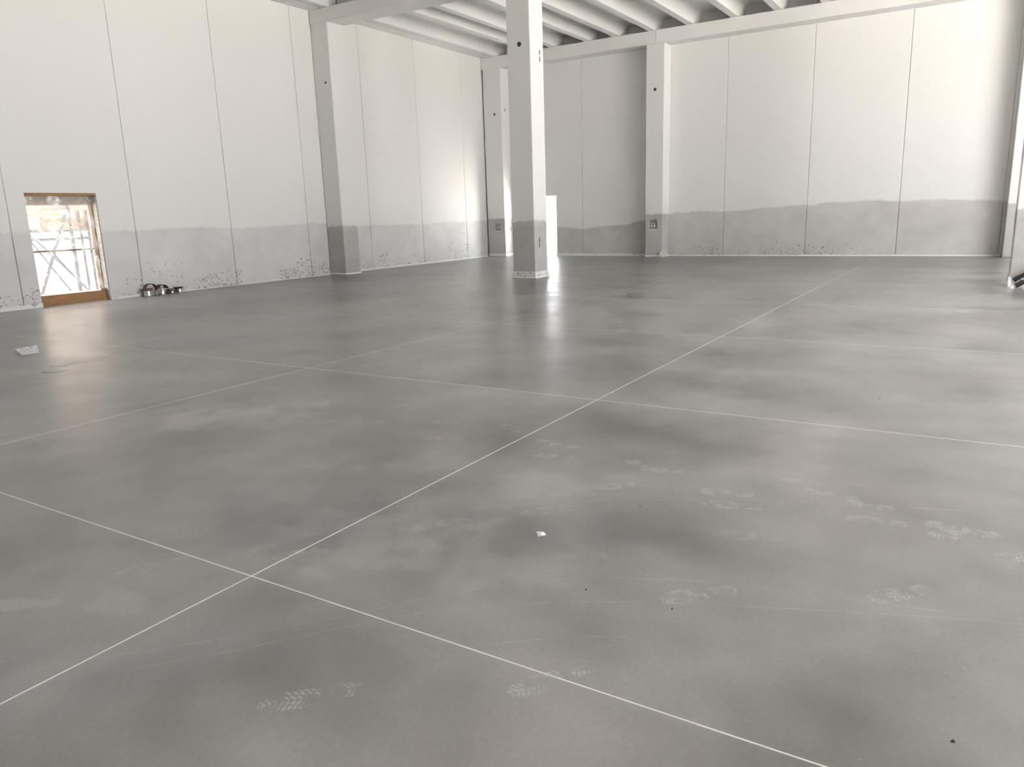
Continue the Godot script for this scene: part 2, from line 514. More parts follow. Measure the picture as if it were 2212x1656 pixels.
# ------------------------------------------------------------------ walls
# texture of a wall: clean paint above a wavy tide mark of grey cement slurry, mud specks at the foot
func slurry(w: int, h: int, len_m: float, tall: float, top: Callable, specks: Array, ratio: float, sd: int, warm := 0.0) -> ImageTexture:
	var rx := w / len_m
	var ry := h / tall
	var na := noise(1.6 / rx, 3, sd)
	var nb := noise(0.5 / rx, 3, sd + 1)
	var nc := noise(6.0 / rx, 3, sd + 2)
	var ia := na.get_image(w, h, false, false, false)
	var ib := nb.get_image(w, h, false, false, false)
	var ic := nc.get_image(w, h, false, false, false)
	ia.convert(Image.FORMAT_L8); ib.convert(Image.FORMAT_L8); ic.convert(Image.FORMAT_L8)
	var a := ia.get_data()
	var b := ib.get_data()
	var c := ic.get_data()
	var lut := PackedInt32Array()
	for k in 1024:
		lut.append(byte(k / 1023.0))
	var out := PackedByteArray()
	out.resize(w * h * 3)
	for x in w:
		var edge: float = top.call(x / rx) + (b[x] - 128) * 0.0005 + (a[x] - 128) * 0.0002
		for y in h:
			var k := y * w + x
			var py := tall - y / ry
			var t := clampf((edge - py) / 0.06 + 0.5 + (c[k] - 128) * 0.004, 0.0, 1.0)
			var dirty := ratio + (b[k] - 128) * 0.0007 + (a[k] - 128) * 0.0004
			var v := 0.80 * lerpf(1.0, dirty, t) * 1023.0
			out[k * 3] = lut[clampi(int(v), 0, 1023)]
			out[k * 3 + 1] = lut[clampi(int(v * (0.99 - 0.4 * warm * t)), 0, 1023)]
			out[k * 3 + 2] = lut[clampi(int(v * (0.972 - warm * t)), 0, 1023)]
	var im := Image.create_from_data(w, h, false, Image.FORMAT_RGB8, out)
	var rr := RandomNumberGenerator.new()
	rr.seed = sd * 7
	for s in specks:                  # [from, to, how high, how many]
		for k in int(s[3] * 1.7):
			var px := rr.randf_range(s[0], s[1])
			var py: float = pow(rr.randf(), 2.2) * s[2]
			var sx := rr.randf_range(0.004, 0.019)
			var sy := rr.randf_range(0.004, 0.018)
			var col := srgb(rr.randf_range(0.08, 0.22), Color(1.0, 0.96, 0.88))
			var al := rr.randf_range(0.35, 0.9)
			for y in range(int((tall - py - sy) * ry), int((tall - py + sy) * ry) + 1):
				for x in range(int((px - sx) * rx), int((px + sx) * rx) + 1):
					blend(im, x, y, col, al * rr.randf_range(0.15, 1.0))
	return ImageTexture.create_from_image(im)

func profile(pts: Array) -> Callable:
	return func(t: float) -> float:
		for k in pts.size() - 1:
			if t <= pts[k + 1][0]:
				return lerpf(pts[k][1], pts[k + 1][1], clampf((t - pts[k][0]) / (pts[k + 1][0] - pts[k][0]), 0.0, 1.0))
		return pts[pts.size() - 1][1]

# precast panel between a0 and a1 along a wall; at(a, y, d) gives the point, d into the room; hole = [from, to, top]
func panel(at: Callable, nrm: Vector3, along: Vector3, a0: float, a1: float, hole: Array, m: Material, parent: Node) -> void:
	var g := 0.006
	var c := 0.010
	var back := -0.06
	var s := mk()
	a0 += g
	a1 -= g
	var f0 := a0 + c
	var f1 := a1 - c
	var rects := [[f0, f1, 0.0, ROOF]]
	if hole.size():
		rects = [[f0, hole[0], 0.0, ROOF], [hole[1], f1, 0.0, ROOF], [hole[0], hole[1], hole[2], ROOF]]
	for r in rects:
		# rows of quads so that the panel shades evenly
		var y0: float = r[2]
		for y1 in [2.0, ROOF]:
			if y1 <= y0:
				continue
			quad(s, at.call(r[0], y0, 0.0), at.call(r[1], y0, 0.0), at.call(r[1], y1, 0.0), at.call(r[0], y1, 0.0), nrm)
			y0 = y1
	quad(s, at.call(f0, 0.0, 0.0), at.call(f0, ROOF, 0.0), at.call(a0, ROOF, -c), at.call(a0, 0.0, -c), (nrm - along).normalized())
	quad(s, at.call(f1, 0.0, 0.0), at.call(f1, ROOF, 0.0), at.call(a1, ROOF, -c), at.call(a1, 0.0, -c), (nrm + along).normalized())
	quad(s, at.call(a0, 0.0, -c), at.call(a0, ROOF, -c), at.call(a0, ROOF, back), at.call(a0, 0.0, back), -along)
	quad(s, at.call(a1, 0.0, -c), at.call(a1, ROOF, -c), at.call(a1, ROOF, back), at.call(a1, 0.0, back), along)
	if hole.size():
		var q := -0.20
		quad(s, at.call(hole[0], 0.0, 0.0), at.call(hole[0], hole[2], 0.0), at.call(hole[0], hole[2], q), at.call(hole[0], 0.0, q), along)
		quad(s, at.call(hole[1], 0.0, 0.0), at.call(hole[1], hole[2], 0.0), at.call(hole[1], hole[2], q), at.call(hole[1], 0.0, q), -along)
		quad(s, at.call(hole[0], hole[2], 0.0), at.call(hole[1], hole[2], 0.0), at.call(hole[1], hole[2], q), at.call(hole[0], hole[2], q), Vector3.DOWN)
	obj(s, "panel", m, parent)

func joint(at: Callable, nrm: Vector3, a: float, parent: Node) -> void:
	for y in [[0.0, 1.42, "grey_sealant"], [1.42, ROOF, "sealant"]]:
		var s := mk()
		quad(s, at.call(a - 0.008, y[0], -0.022), at.call(a + 0.008, y[0], -0.022), at.call(a + 0.008, y[1], -0.022), at.call(a - 0.008, y[1], -0.022), nrm)
		obj(s, "joint_sealant", M[y[2]], parent)

const LEFT_SEAMS := [-25.2, -23.27, -20.67, -18.06, -15.46, -12.85, -10.26, -7.65, -5.05, -2.44, 0.16, 2.8, 6.0]
const BACK_SEAMS := [-16.4, -15.15, -12.57, -9.99, -7.41, -4.82, -2.25, 0.33, 2.91, 5.49, 8.07, 9.4]
const WIN := [-9.46, -8.00, 2.29]
const DOOR := [-15.10, -13.66, 2.20]

func build_left_wall() -> void:
	var wl := base("wall_left")
	tag(wl, "white precast concrete panel wall with grey slurry tide mark and window opening", "wall", "", "structure")
	var m := mat("left_wall_paint", Color(1, 1, 1), 0.75)
	var z_end := -4.72
	var top := profile([[0.0, 1.34], [1.2, 1.36], [1.65, 1.38], [4.0, 1.38], [6.4, 1.36], [8.4, 1.40], [9.1, 1.48], [9.5, 1.50], [10.3, 1.49], [11.2, 1.44], [12.0, 1.43], [12.6, 1.50], [14.4, 1.51], [14.9, 1.52], [16.0, 1.50], [17.0, 1.52], [17.5, 1.50], [20.5, 1.50]])
	var specks := [[1.7, 3.2, 0.55, 60], [2.2, 2.8, 0.25, 25], [4.4, 6.2, 0.45, 70], [6.3, 6.9, 0.5, 45], [7.0, 8.2, 0.5, 35], [8.9, 9.5, 0.35, 60], [9.6, 10.3, 0.55, 75], [10.3, 10.9, 0.30, 60], [12.2, 12.8, 0.40, 55], [12.8, 13.6, 0.35, 55], [13.8, 14.8, 0.8, 35], [14.9, 15.6, 0.5, 12], [16.7, 17.4, 0.40, 70], [17.4, 20.0, 0.3, 60]]
	m.albedo_texture = slurry(2048, 256, 20.48, 2.0, top, specks, 0.83, 40, -0.005)
	m.texture_repeat = false
	uvf = func(p: Vector3) -> Vector2: return Vector2((p.z - ZB) / 20.48, (2.0 - p.y) / 2.0)
	var at := func(a: float, y: float, d: float) -> Vector3: return Vector3(XL + d, y, a)
	for k in LEFT_SEAMS.size() - 1:
		panel(at, Vector3.RIGHT, Vector3(0, 0, 1), LEFT_SEAMS[k], LEFT_SEAMS[k + 1], WIN if k == 6 else [], m, wl)
	uvf = null
	for k in range(1, LEFT_SEAMS.size() - 1):
		joint(at, Vector3.RIGHT, LEFT_SEAMS[k], wl)
	for r in [[ZB - 0.3, WIN[0], -0.3, ROOF], [WIN[1], ZF + 0.3, -0.3, ROOF], [WIN[0], WIN[1], WIN[2], ROOF]]:
		var s := mk()
		cbox(s, Vector3(XL - 0.26, r[2], r[0]), Vector3(XL - 0.05, r[3], r[1]), 0.001)
		obj(s, "outer_leaf", M.shell, wl)
	var bb := base("baseboard_left")
	tag(bb, "ragged white foam edging strip along the foot of the left wall", "edging", "", "structure")
	for r in [[-7.0, WIN[1], 0.085, 0.035], [WIN[0] - 0.72, WIN[0], 0.06, 0.03], [-16.15, -10.25, 0.022, 0.02], [-25.0, -16.85, 0.065, 0.03]]:
		ragged(bb, Vector3(XL, 0, r[0]), Vector3(XL, 0, r[1]), Vector3.RIGHT, r[2], r[3])

# strip of foam with an uneven torn top edge
func ragged(parent: Node, a: Vector3, b: Vector3, n: Vector3, h: float, d: float) -> void:
	var s := mk()
	var cnt := int(a.distance_to(b) / 0.09) + 1
	var pa := a
	var ha := h
	for k in cnt:
		var pb := a.lerp(b, float(k + 1) / cnt)
		var hb := h * rng.randf_range(0.72, 1.12) if rng.randf() > 0.05 else h * 0.35
		var ua := Vector3(0, ha, 0)
		var ub := Vector3(0, hb, 0)
		quad(s, pa + n * d, pb + n * d, pb + n * d + ub, pa + n * d + ua, n)
		quad(s, pa + n * d + ua, pb + n * d + ub, pb + ub, pa + ua, Vector3.UP)
		if k == 0:
			quad(s, pa, pa + n * d, pa + n * d + ua, pa + ua, (a - b).normalized())
		if k == cnt - 1:
			quad(s, pb, pb + n * d, pb + n * d + ub, pb + ub, (b - a).normalized())
		pa = pb
		ha = hb
	obj(s, "edging_strip", M.foam, parent)

func build_back_wall() -> void:
	var wb := base("wall_back")
	tag(wb, "white precast concrete panel wall with grey slurry tide mark and bright doorway", "wall", "", "structure")
	var m := mat("back_wall_paint", Color(1, 1, 1), 0.75)
	var top := profile([[0.0, 1.3], [3.0, 1.05], [4.0, 1.00], [4.8, 1.04], [5.4, 1.10], [6.4, 1.28], [7.3, 1.42], [8.0, 1.50], [9.2, 1.47], [9.3, 1.50], [10.6, 1.53], [11.8, 1.54], [12.0, 1.60], [12.8, 1.62], [13.6, 1.64], [14.3, 1.58], [15.0, 1.60], [16.0, 1.57], [17.0, 1.50], [20.5, 1.50]])
	var specks := [[8.1, 8.9, 0.35, 40], [9.5, 9.9, 0.3, 10], [10.2, 11.0, 0.45, 45], [11.0, 11.75, 0.35, 50], [11.8, 12.6, 0.3, 35], [12.6, 14.0, 0.4, 12]]
	m.albedo_texture = slurry(2048, 256, 20.48, 2.0, top, specks, 0.73, 50, 0.045)
	m.texture_repeat = false
	uvf = func(p: Vector3) -> Vector2: return Vector2((p.x - XL) / 20.48, (2.0 - p.y) / 2.0)
	var at := func(a: float, y: float, d: float) -> Vector3: return Vector3(a, y, ZB + d)
	for k in BACK_SEAMS.size() - 1:
		panel(at, Vector3(0, 0, 1), Vector3.RIGHT, BACK_SEAMS[k], BACK_SEAMS[k + 1], DOOR if k == 1 else [], m, wb)
	uvf = null
	for k in range(1, BACK_SEAMS.size() - 1):
		joint(at, Vector3(0, 0, 1), BACK_SEAMS[k], wb)
	for r in [[XL - 0.26, DOOR[0], -0.3, ROOF], [DOOR[1], XR + 0.26, -0.3, ROOF], [DOOR[0], DOOR[1], DOOR[2], ROOF]]:
		var s := mk()
		cbox(s, Vector3(r[0], r[2], ZB - 0.26), Vector3(r[1], r[3], ZB - 0.05), 0.001)
		obj(s, "outer_leaf", M.shell, wb)
	var th := mk()
	cbox(th, Vector3(DOOR[0] - 0.02, -0.30, ZB - 0.27), Vector3(DOOR[1] + 0.02, -0.003, ZB - 0.002), 0.006)
	obj(th, "threshold", M.shell, wb)
	var bb := base("baseboard_back")
	tag(bb, "ragged white foam edging strip along the foot of the back wall", "edging", "", "structure")
	for r in [[DOOR[1], -10.0, 0.085, 0.05], [-9.25, 0.36, 0.045, 0.03], [1.1, XR, 0.045, 0.03]]:
		ragged(bb, Vector3(r[0], 0, ZB), Vector3(r[1], 0, ZB), Vector3(0, 0, 1), r[2], r[3])

# unseen openings added for daylight in the right wall: from z, to z, height
const ADDED_GATES := [[-18.8, -10.0, 6.7], [-7.6, -4.0, 6.7]]

func build_other_walls() -> void:
	var wr := base("wall_right")
	tag(wr, "white concrete wall with tall gates added out of view to let daylight in", "wall", "", "structure")
	var z := ZB
	for gt in ADDED_GATES:
		var s := mk()
		cbox(s, Vector3(XR, -0.3, z), Vector3(XR + 0.25, ROOF, gt[0]), 0.002)
		obj(s, "wall_section", M.paint, wr)
		var t := mk()
		cbox(t, Vector3(XR, gt[2], gt[0]), Vector3(XR + 0.25, ROOF, gt[1]), 0.002)
		obj(t, "lintel", M.paint, wr)
		z = gt[1]
	var u := mk()
	cbox(u, Vector3(XR, -0.3, z), Vector3(XR + 0.25, ROOF, ZF), 0.002)
	obj(u, "wall_section", M.paint, wr)
	var wf := base("wall_front")
	tag(wf, "plain white concrete wall closing the hall opposite the doorway", "wall", "", "structure")
	var v := mk()
	cbox(v, Vector3(XL - 0.05, -0.3, ZF), Vector3(XR + 0.25, ROOF, ZF + 0.25), 0.002)
	obj(v, "wall_section", M.paint, wf)

# ------------------------------------------------------------------ roof
const RIBS := [-15.9, -14.42, -13.5, -12.15, -11.1, -9.86, -8.6, -7.2, -5.92, -4.6, -3.3, -2.0, -0.7, 0.6, 1.9, 3.2, 4.5, 5.8, 7.1, 8.4]

func build_roof() -> void:
	var ce := base("ceiling")
	tag(ce, "white ribbed precast concrete roof", "ceiling", "", "structure")
	var s := mk()
	cbox(s, Vector3(XL - 0.3, ROOF, ZB - 0.3), Vector3(XR + 0.3, ROOF + 0.15, ZF + 0.3), 0.005)
	obj(s, "roof_deck", M.paint, ce)
	# ribs run away from the camera; each bay has its own length
	for run in [[ZB + 0.02, -16.52], [-16.48, ZF]]:
		var e := mk()
		cbox(e, Vector3(XL + 0.002, RIB, run[0]), Vector3(XL + 0.42, ROOF, run[1]), 0.012)
		obj(e, "edge_rib", M.paint, ce)
		for x in RIBS:
			var t := mk()
			rib(t, x, run[0], run[1])
			obj(t, "roof_rib", M.paint, ce)

func rib(s: SurfaceTool, x: float, z0: float, z1: float) -> void:
	var w := 0.24
	var half := [Vector2(0.012, 0.0), Vector2(0.0, 0.012), Vector2(-0.025, 0.25)]
	for k in range(1, 7):                 # fillet into the deck
		var a := PI / 2.0 * k / 6.0
		half.append(Vector2(-0.025 - 0.15 * (1.0 - cos(a)), 0.25 + 0.15 * sin(a)))
	var pts := []
	for p in half:
		pts.append(Vector2(x + p.x, RIB + p.y))
	var other := []
	for p in half:
		other.push_front(Vector2(x + w - p.x, RIB + p.y))
	var all := other + pts              # right side down, bottom, left side up
	var ctr := Vector2(x + w / 2.0, RIB + 0.2)
	var nn := []
	for k in all.size() - 1:
		var d: Vector2 = all[k + 1] - all[k]
		var n := Vector2(d.y, -d.x).normalized()
		if n.dot((all[k] + all[k + 1]) / 2.0 - ctr) < 0.0:
			n = -n
		nn.append(n)
	for k in all.size() - 1:
		var n0: Vector2 = nn[k]
		var n1: Vector2 = nn[k]
		if k > 0 and nn[k].dot(nn[k - 1]) > 0.85:
			n0 = (nn[k] + nn[k - 1]).normalized()
		if k < nn.size() - 1 and nn[k].dot(nn[k + 1]) > 0.85:
			n1 = (nn[k] + nn[k + 1]).normalized()
		var a: Vector2 = all[k]
		var b: Vector2 = all[k + 1]
		squad(s, [Vector3(a.x, a.y, z0), Vector3(b.x, b.y, z0), Vector3(b.x, b.y, z1), Vector3(a.x, a.y, z1)], [Vector3(n0.x, n0.y, 0), Vector3(n1.x, n1.y, 0), Vector3(n1.x, n1.y, 0), Vector3(n0.x, n0.y, 0)])
	for e in [[z0, -1.0], [z1, 1.0]]:
		for k in all.size() - 1:
			tri(s, Vector3(ctr.x, ctr.y, e[0]), Vector3(all[k].x, all[k].y, e[0]), Vector3(all[k + 1].x, all[k + 1].y, e[0]), Vector3(0, 0, e[1]))

# ------------------------------------------------------------------ columns and beams
func build_columns() -> void:
	var tall := [profile([[0.0, 1.46], [0.25, 1.48], [0.5, 1.42], [0.62, 1.36], [0.75, 1.44], [1.0, 1.40]]), profile([[0.0, 1.20], [0.4, 1.24], [0.5, 1.38], [0.7, 1.42], [1.0, 1.42]])]
	for k in 2:
		var m := mat("slurry_column_%d" % k, Color(1, 1, 1), 0.72)
		m.albedo_texture = slurry(128, 256, 2.0, 2.0, tall[k], [[0.2, 1.8, 0.25, 10]], 0.62, 60 + 10 * k, 0.03)
		m.texture_repeat = false
	var col := column("concrete_column", -9.97, -9.34, -16.72, -16.10, 6.85, 0, "free-standing white square concrete column with a two-step white collar at its foot", true)
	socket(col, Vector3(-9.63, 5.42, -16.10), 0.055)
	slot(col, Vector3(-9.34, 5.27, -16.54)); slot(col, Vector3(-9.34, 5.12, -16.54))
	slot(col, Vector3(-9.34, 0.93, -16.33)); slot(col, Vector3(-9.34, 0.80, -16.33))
	collar(col, -9.97, -9.34, -16.72, -16.10)

	col = column("concrete_column", XL + 0.005, -15.76, -16.80, -16.18, 6.85, 0, "white square concrete column standing against the left wall under the deep beam", false)
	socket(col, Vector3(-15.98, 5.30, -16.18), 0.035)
	plinth(col, XL + 0.005, -15.76, -16.80, -16.18, 0.05, 0.03)

	col = column("concrete_column", -16.33, -15.56, ZB + 0.005, -24.60, 6.79, 1, "white concrete column in the corner beside the bright doorway", false, [-15.99, -15.74, 0.98, 1.26, 0.06])
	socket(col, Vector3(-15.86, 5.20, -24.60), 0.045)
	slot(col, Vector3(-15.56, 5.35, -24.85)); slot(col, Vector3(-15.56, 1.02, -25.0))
	plinth(col, -16.33, -15.56, ZB + 0.005, -24.60, 0.13, 0.02)
	terminals(col, -15.99, 0.98)

	col = column("concrete_column", -9.91, -9.29, ZB + 0.005, -24.60, 6.79, 1, "white concrete column half way along the back wall with a white lid at its foot", false, [-9.77, -9.48, 0.93, 1.24, 0.07])
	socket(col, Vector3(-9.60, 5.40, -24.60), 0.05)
	plinth(col, -9.91, -9.29, ZB + 0.005, -24.60, 0.06, 0.04)
	terminals(col, -9.77, 0.93)

	col = column("concrete_column", 0.42, 1.04, ZB + 0.005, -24.60, 6.79, 1, "brightly lit white concrete column on the back wall behind the black conduits", false, [0.60, 0.88, 0.90, 1.22, 0.07])
	terminals(col, 0.60, 0.90)

	col = column("concrete_column", 0.42, 1.04, -16.85, -16.22, 6.85, 0, "free-standing white concrete column with black conduits at its foot", false)
	collar(col, 0.42, 1.04, -16.85, -16.22)

	for b in [[XL + 0.01, -9.66], [-9.64, 0.72], [0.74, XR]]:
		var s := mk()
		cbox(s, Vector3(b[0], 6.85, -16.86), Vector3(b[1], RIB, -16.15), 0.02)
		var o := obj(s, "cross_beam", M.paint)
		tag(o, ["white concrete beam spanning from the left wall across to the free-standing collared column", "white concrete beam spanning between the two free-standing columns", "white concrete beam spanning from the conduit column to the right wall"][[XL + 0.01, -9.64, 0.74].find(b[0])], "beam", "deep beams across the hall")
	for b in [[XL + 0.01, -9.605], [-9.595, 0.72], [0.73, XR]]:
		var s := mk()
		cbox(s, Vector3(b[0], 6.79, ZB + 0.003), Vector3(b[1], RIB, -24.60), 0.012)
		var o := obj(s, "wall_beam", M.paint)
		tag(o, ["white concrete beam along the back wall above the bright doorway", "white concrete beam along the back wall, right of its middle column", "white concrete beam along the back wall beyond the brightly lit column"][[XL + 0.01, -9.595, 0.73].find(b[0])], "beam", "beams along the back wall")

func column(called: String, x0: float, x1: float, z0: float, z1: float, top: float, kind: int, label: String, _free: bool, hole := []) -> Node3D:
	var cx := (x0 + x1) / 2.0
	var cz := (z0 + z1) / 2.0
	var o := base(called, Vector3(cx, 0, cz))
	tag(o, label, "column", "square concrete columns")
	uvf = func(p: Vector3) -> Vector2: return Vector2(clampf((p.x + p.z + 1.0) / 2.0, 0.02, 0.98), (2.0 - p.y) / 2.0)
	var s := mk()
	var h := hole.duplicate()
	if h.size():
		h[0] -= cx
		h[1] -= cx
	cbox(s, Vector3(x0 - cx, 0, z0 - cz), Vector3(x1 - cx, top, z1 - cz), 0.014, h)
	obj(s, "shaft", M["slurry_column_%d" % kind], o)
	uvf = null
	return o

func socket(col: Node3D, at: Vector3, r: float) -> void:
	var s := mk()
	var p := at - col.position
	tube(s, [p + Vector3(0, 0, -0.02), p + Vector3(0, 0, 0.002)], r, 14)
	obj(s, "lifting_socket", M.hole_shade, col)  # solid disc, its dark colour stands for the shade in the socket

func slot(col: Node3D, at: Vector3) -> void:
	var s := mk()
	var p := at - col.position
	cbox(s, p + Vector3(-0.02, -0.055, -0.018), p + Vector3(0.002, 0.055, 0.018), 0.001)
	obj(s, "fixing_slot", M.hole_shade, col)  # solid box, coloured dark like the shade inside a slot

func terminals(col: Node3D, x: float, y: float) -> void:
	var c := col.position
	var z := -24.60 - c.z
	var s := mk()
	cbox(s, Vector3(x - c.x + 0.015, y + 0.015, z - 0.068), Vector3(x - c.x + 0.235, y + 0.25, z - 0.055), 0.004)
	var pl := obj(s, "back_plate", M.grey_sealant, col)
	for b in [[0.05, 0.08, 0.11, 0.14, 0.03], [0.16, 0.07, 0.21, 0.15, 0.025], [0.03, 0.19, 0.22, 0.21, 0.045]]:
		var t := mk()
		cbox(t, Vector3(x - c.x + b[0], y + b[1], z - 0.057), Vector3(x - c.x + b[2], y + b[3], z - b[4]), 0.005)
		obj(t, "terminal_block", M.foam, pl)
	var u := mk()
	cbox(u, Vector3(x - c.x - 0.012, y - 0.018, z - 0.05), Vector3(x - c.x + 0.30, y + 0.004, z + 0.012), 0.004)
	obj(u, "recess_sill", M.foam, col)

func collar(col: Node3D, x0: float, x1: float, z0: float, z1: float) -> void:
	var c := col.position
	for k in [[0.035, 0.0, 0.065, 0.05], [0.018, 0.07, 0.17, 0.0]]:
		var s := mk()
		var d: float = k[0]
		cbox(s, Vector3(x0 - d, k[1], z0 - d) - c, Vector3(x1 + d, k[2], z1 + d) - c, 0.012)
		obj(s, "foot_collar", M.foam, col)
	var q := mk()
	for n in 26:
		var front := n % 2 == 0
		var y := rng.randf_range(0.02, 0.15)
		var d := 0.037 if y < 0.065 else 0.020
		var p := Vector3(rng.randf_range(x0, x1), y, z1 + d) - c if front else Vector3(x1 + d, y, rng.randf_range(z0, z1)) - c
		var e := rng.randf_range(0.005, 0.014)
		cbox(q, p - Vector3(e, e, e * 0.8), p + Vector3(e, e, 0.001) if front else p + Vector3(0.001, e, e), 0.003)
	var o := obj(q, "mud_specks", M.grit, col)
	o.set_meta("kind", "stuff")

func plinth(col: Node3D, x0: float, x1: float, z0: float, z1: float, h: float, d: float) -> void:
	var c := col.position
	var s := mk()
	cbox(s, Vector3(x0, 0, z0) - c, Vector3(x1 + d, h, z1 + d) - c, 0.012)
	obj(s, "foot_collar", M.foam, col)

# ------------------------------------------------------------------ window opening with its plastic sheet
func build_window() -> void:
	var w := base("window_1", Vector3(XL, 0, WIN[0]))
	tag(w, "unglazed window opening with wooden frame sealed by clear crumpled plastic sheet", "window", "", "structure")
	var c := w.position
	var wd: float = WIN[1] - WIN[0]
	var put := func(lo: Vector3, hi: Vector3, called: String, m: Material) -> void:
		var s := mk()
		cbox(s, lo, hi, 0.006)
		obj(s, called, m, w)
	put.call(Vector3(-0.17, 0.0, 0.0), Vector3(-0.004, WIN[2] - 0.05, 0.022), "jamb_lining", M.weathered_timber)
	put.call(Vector3(-0.25, 0.10, 0.0), Vector3(-0.16, WIN[2], 0.05), "jamb", M.pale_timber)
	put.call(Vector3(-0.25, 0.10, 0.05), Vector3(-0.20, 2.10, 0.10), "jamb", M.timber)
	put.call(Vector3(-0.25, 0.10, wd - 0.05), Vector3(-0.16, WIN[2], wd), "jamb", M.pale_timber)
	put.call(Vector3(-0.26, WIN[2] - 0.05, 0.0), Vector3(-0.02, WIN[2] - 0.004, wd), "head_board", M.timber)
	put.call(Vector3(-0.25, WIN[2] - 0.24, 0.05), Vector3(-0.20, WIN[2] - 0.05, wd - 0.05), "head_board", M.pale_timber)
	put.call(Vector3(-0.27, -0.30, -0.02), Vector3(-0.002, -0.003, wd + 0.02), "threshold", M.shell)
	put.call(Vector3(-0.22, -0.004, 0.0), Vector3(-0.10, 0.22, wd), "sill_board", M.timber)
	put.call(Vector3(-0.20, 0.20, 0.02), Vector3(-0.08, 0.26, 0.14), "timber_block", M.pale_timber)
	put.call(Vector3(-0.20, 1.10, 0.0), Vector3(-0.16, 1.14, wd), "rail", M.pale_timber)
	var s := mk()
	var n := noise(1.7, 4, 91)
	var nx := 30
	var ny := 44
	var pt := func(i: int, j: int) -> Vector3:
		var a := float(i) / nx
		var b := float(j) / ny
		return Vector3(-0.155 + 0.030 * n.get_noise_2d(a * 1.5 + b * 1.1, b * 2.2 - a * 1.6) + 0.012 * sin((a * 1.2 + b * 2.6) * 11.0), lerpf(0.23, WIN[2] - 0.03, b), lerpf(0.01, wd - 0.01, a))
	for i in nx:
		for j in ny:
			var p := [pt.call(i, j), pt.call(i + 1, j), pt.call(i + 1, j + 1), pt.call(i, j + 1)]
			var q := []
			for k in [[i, j], [i + 1, j], [i + 1, j + 1], [i, j + 1]]:
				var dx: Vector3 = pt.call(k[0] + 1, k[1]) - pt.call(k[0] - 1, k[1])
				var dy: Vector3 = pt.call(k[0], k[1] + 1) - pt.call(k[0], k[1] - 1)
				var nn := dx.cross(dy).normalized()
				q.append(nn if nn.x > 0 else -nn)
			squad(s, p, q)
	var sheet := obj(s, "plastic_sheet", M.plastic_film, w)
	# gathered creases of the sheet: z from the far jamb, y, then the other end, thickness
	for f in [[1.40, 1.98, 0.70, 1.35, 0.010], [1.36, 1.86, 0.55, 1.20, 0.008], [1.28, 2.02, 0.42, 1.52, 0.012], [1.02, 1.72, 0.40, 1.30, 0.009], [1.42, 1.70, 1.05, 1.42, 0.007], [0.86, 1.40, 0.36, 1.16, 0.007], [0.98, 2.10, 0.66, 2.14, 0.016], [0.30, 1.96, 0.18, 2.14, 0.006], [0.60, 1.92, 0.34, 1.62, 0.006], [0.40, 1.06, 0.14, 0.92, 0.007], [0.34, 1.24, 0.12, 1.10, 0.006], [0.16, 2.24, 0.06, 2.12, 0.008]]:
		var t := mk()
		var pts := []
		for k in 7:
			var b := k / 6.0
			pts.append(Vector3(-0.118 + 0.01 * sin(b * PI), lerpf(f[1], f[3], b) - 0.03 * sin(b * PI), lerpf(f[0], f[2], b)))
		tube(t, pts, f[4] * 0.55, 6)
		obj(t, "crease", M.film_fold, sheet)
	var rim := mk()
	ragged_rim(rim, wd)
	obj(rim, "sheet_hem", M.film_fold, sheet)

func ragged_rim(s: SurfaceTool, wd: float) -> void:
	var a := Vector3(-0.095, 0.22, 0.02)
	for k in 16:
		var b := Vector3(-0.095, 0.22, lerpf(0.02, wd - 0.02, (k + 1) / 16.0))
		var h0 := 0.025 + 0.012 * sin(k * 2.1)
		var h1 := 0.025 + 0.012 * sin((k + 1) * 2.1)
		quad(s, a, b, b + Vector3(0, h1, 0), a + Vector3(0, h0, 0), Vector3.RIGHT)
		a = b

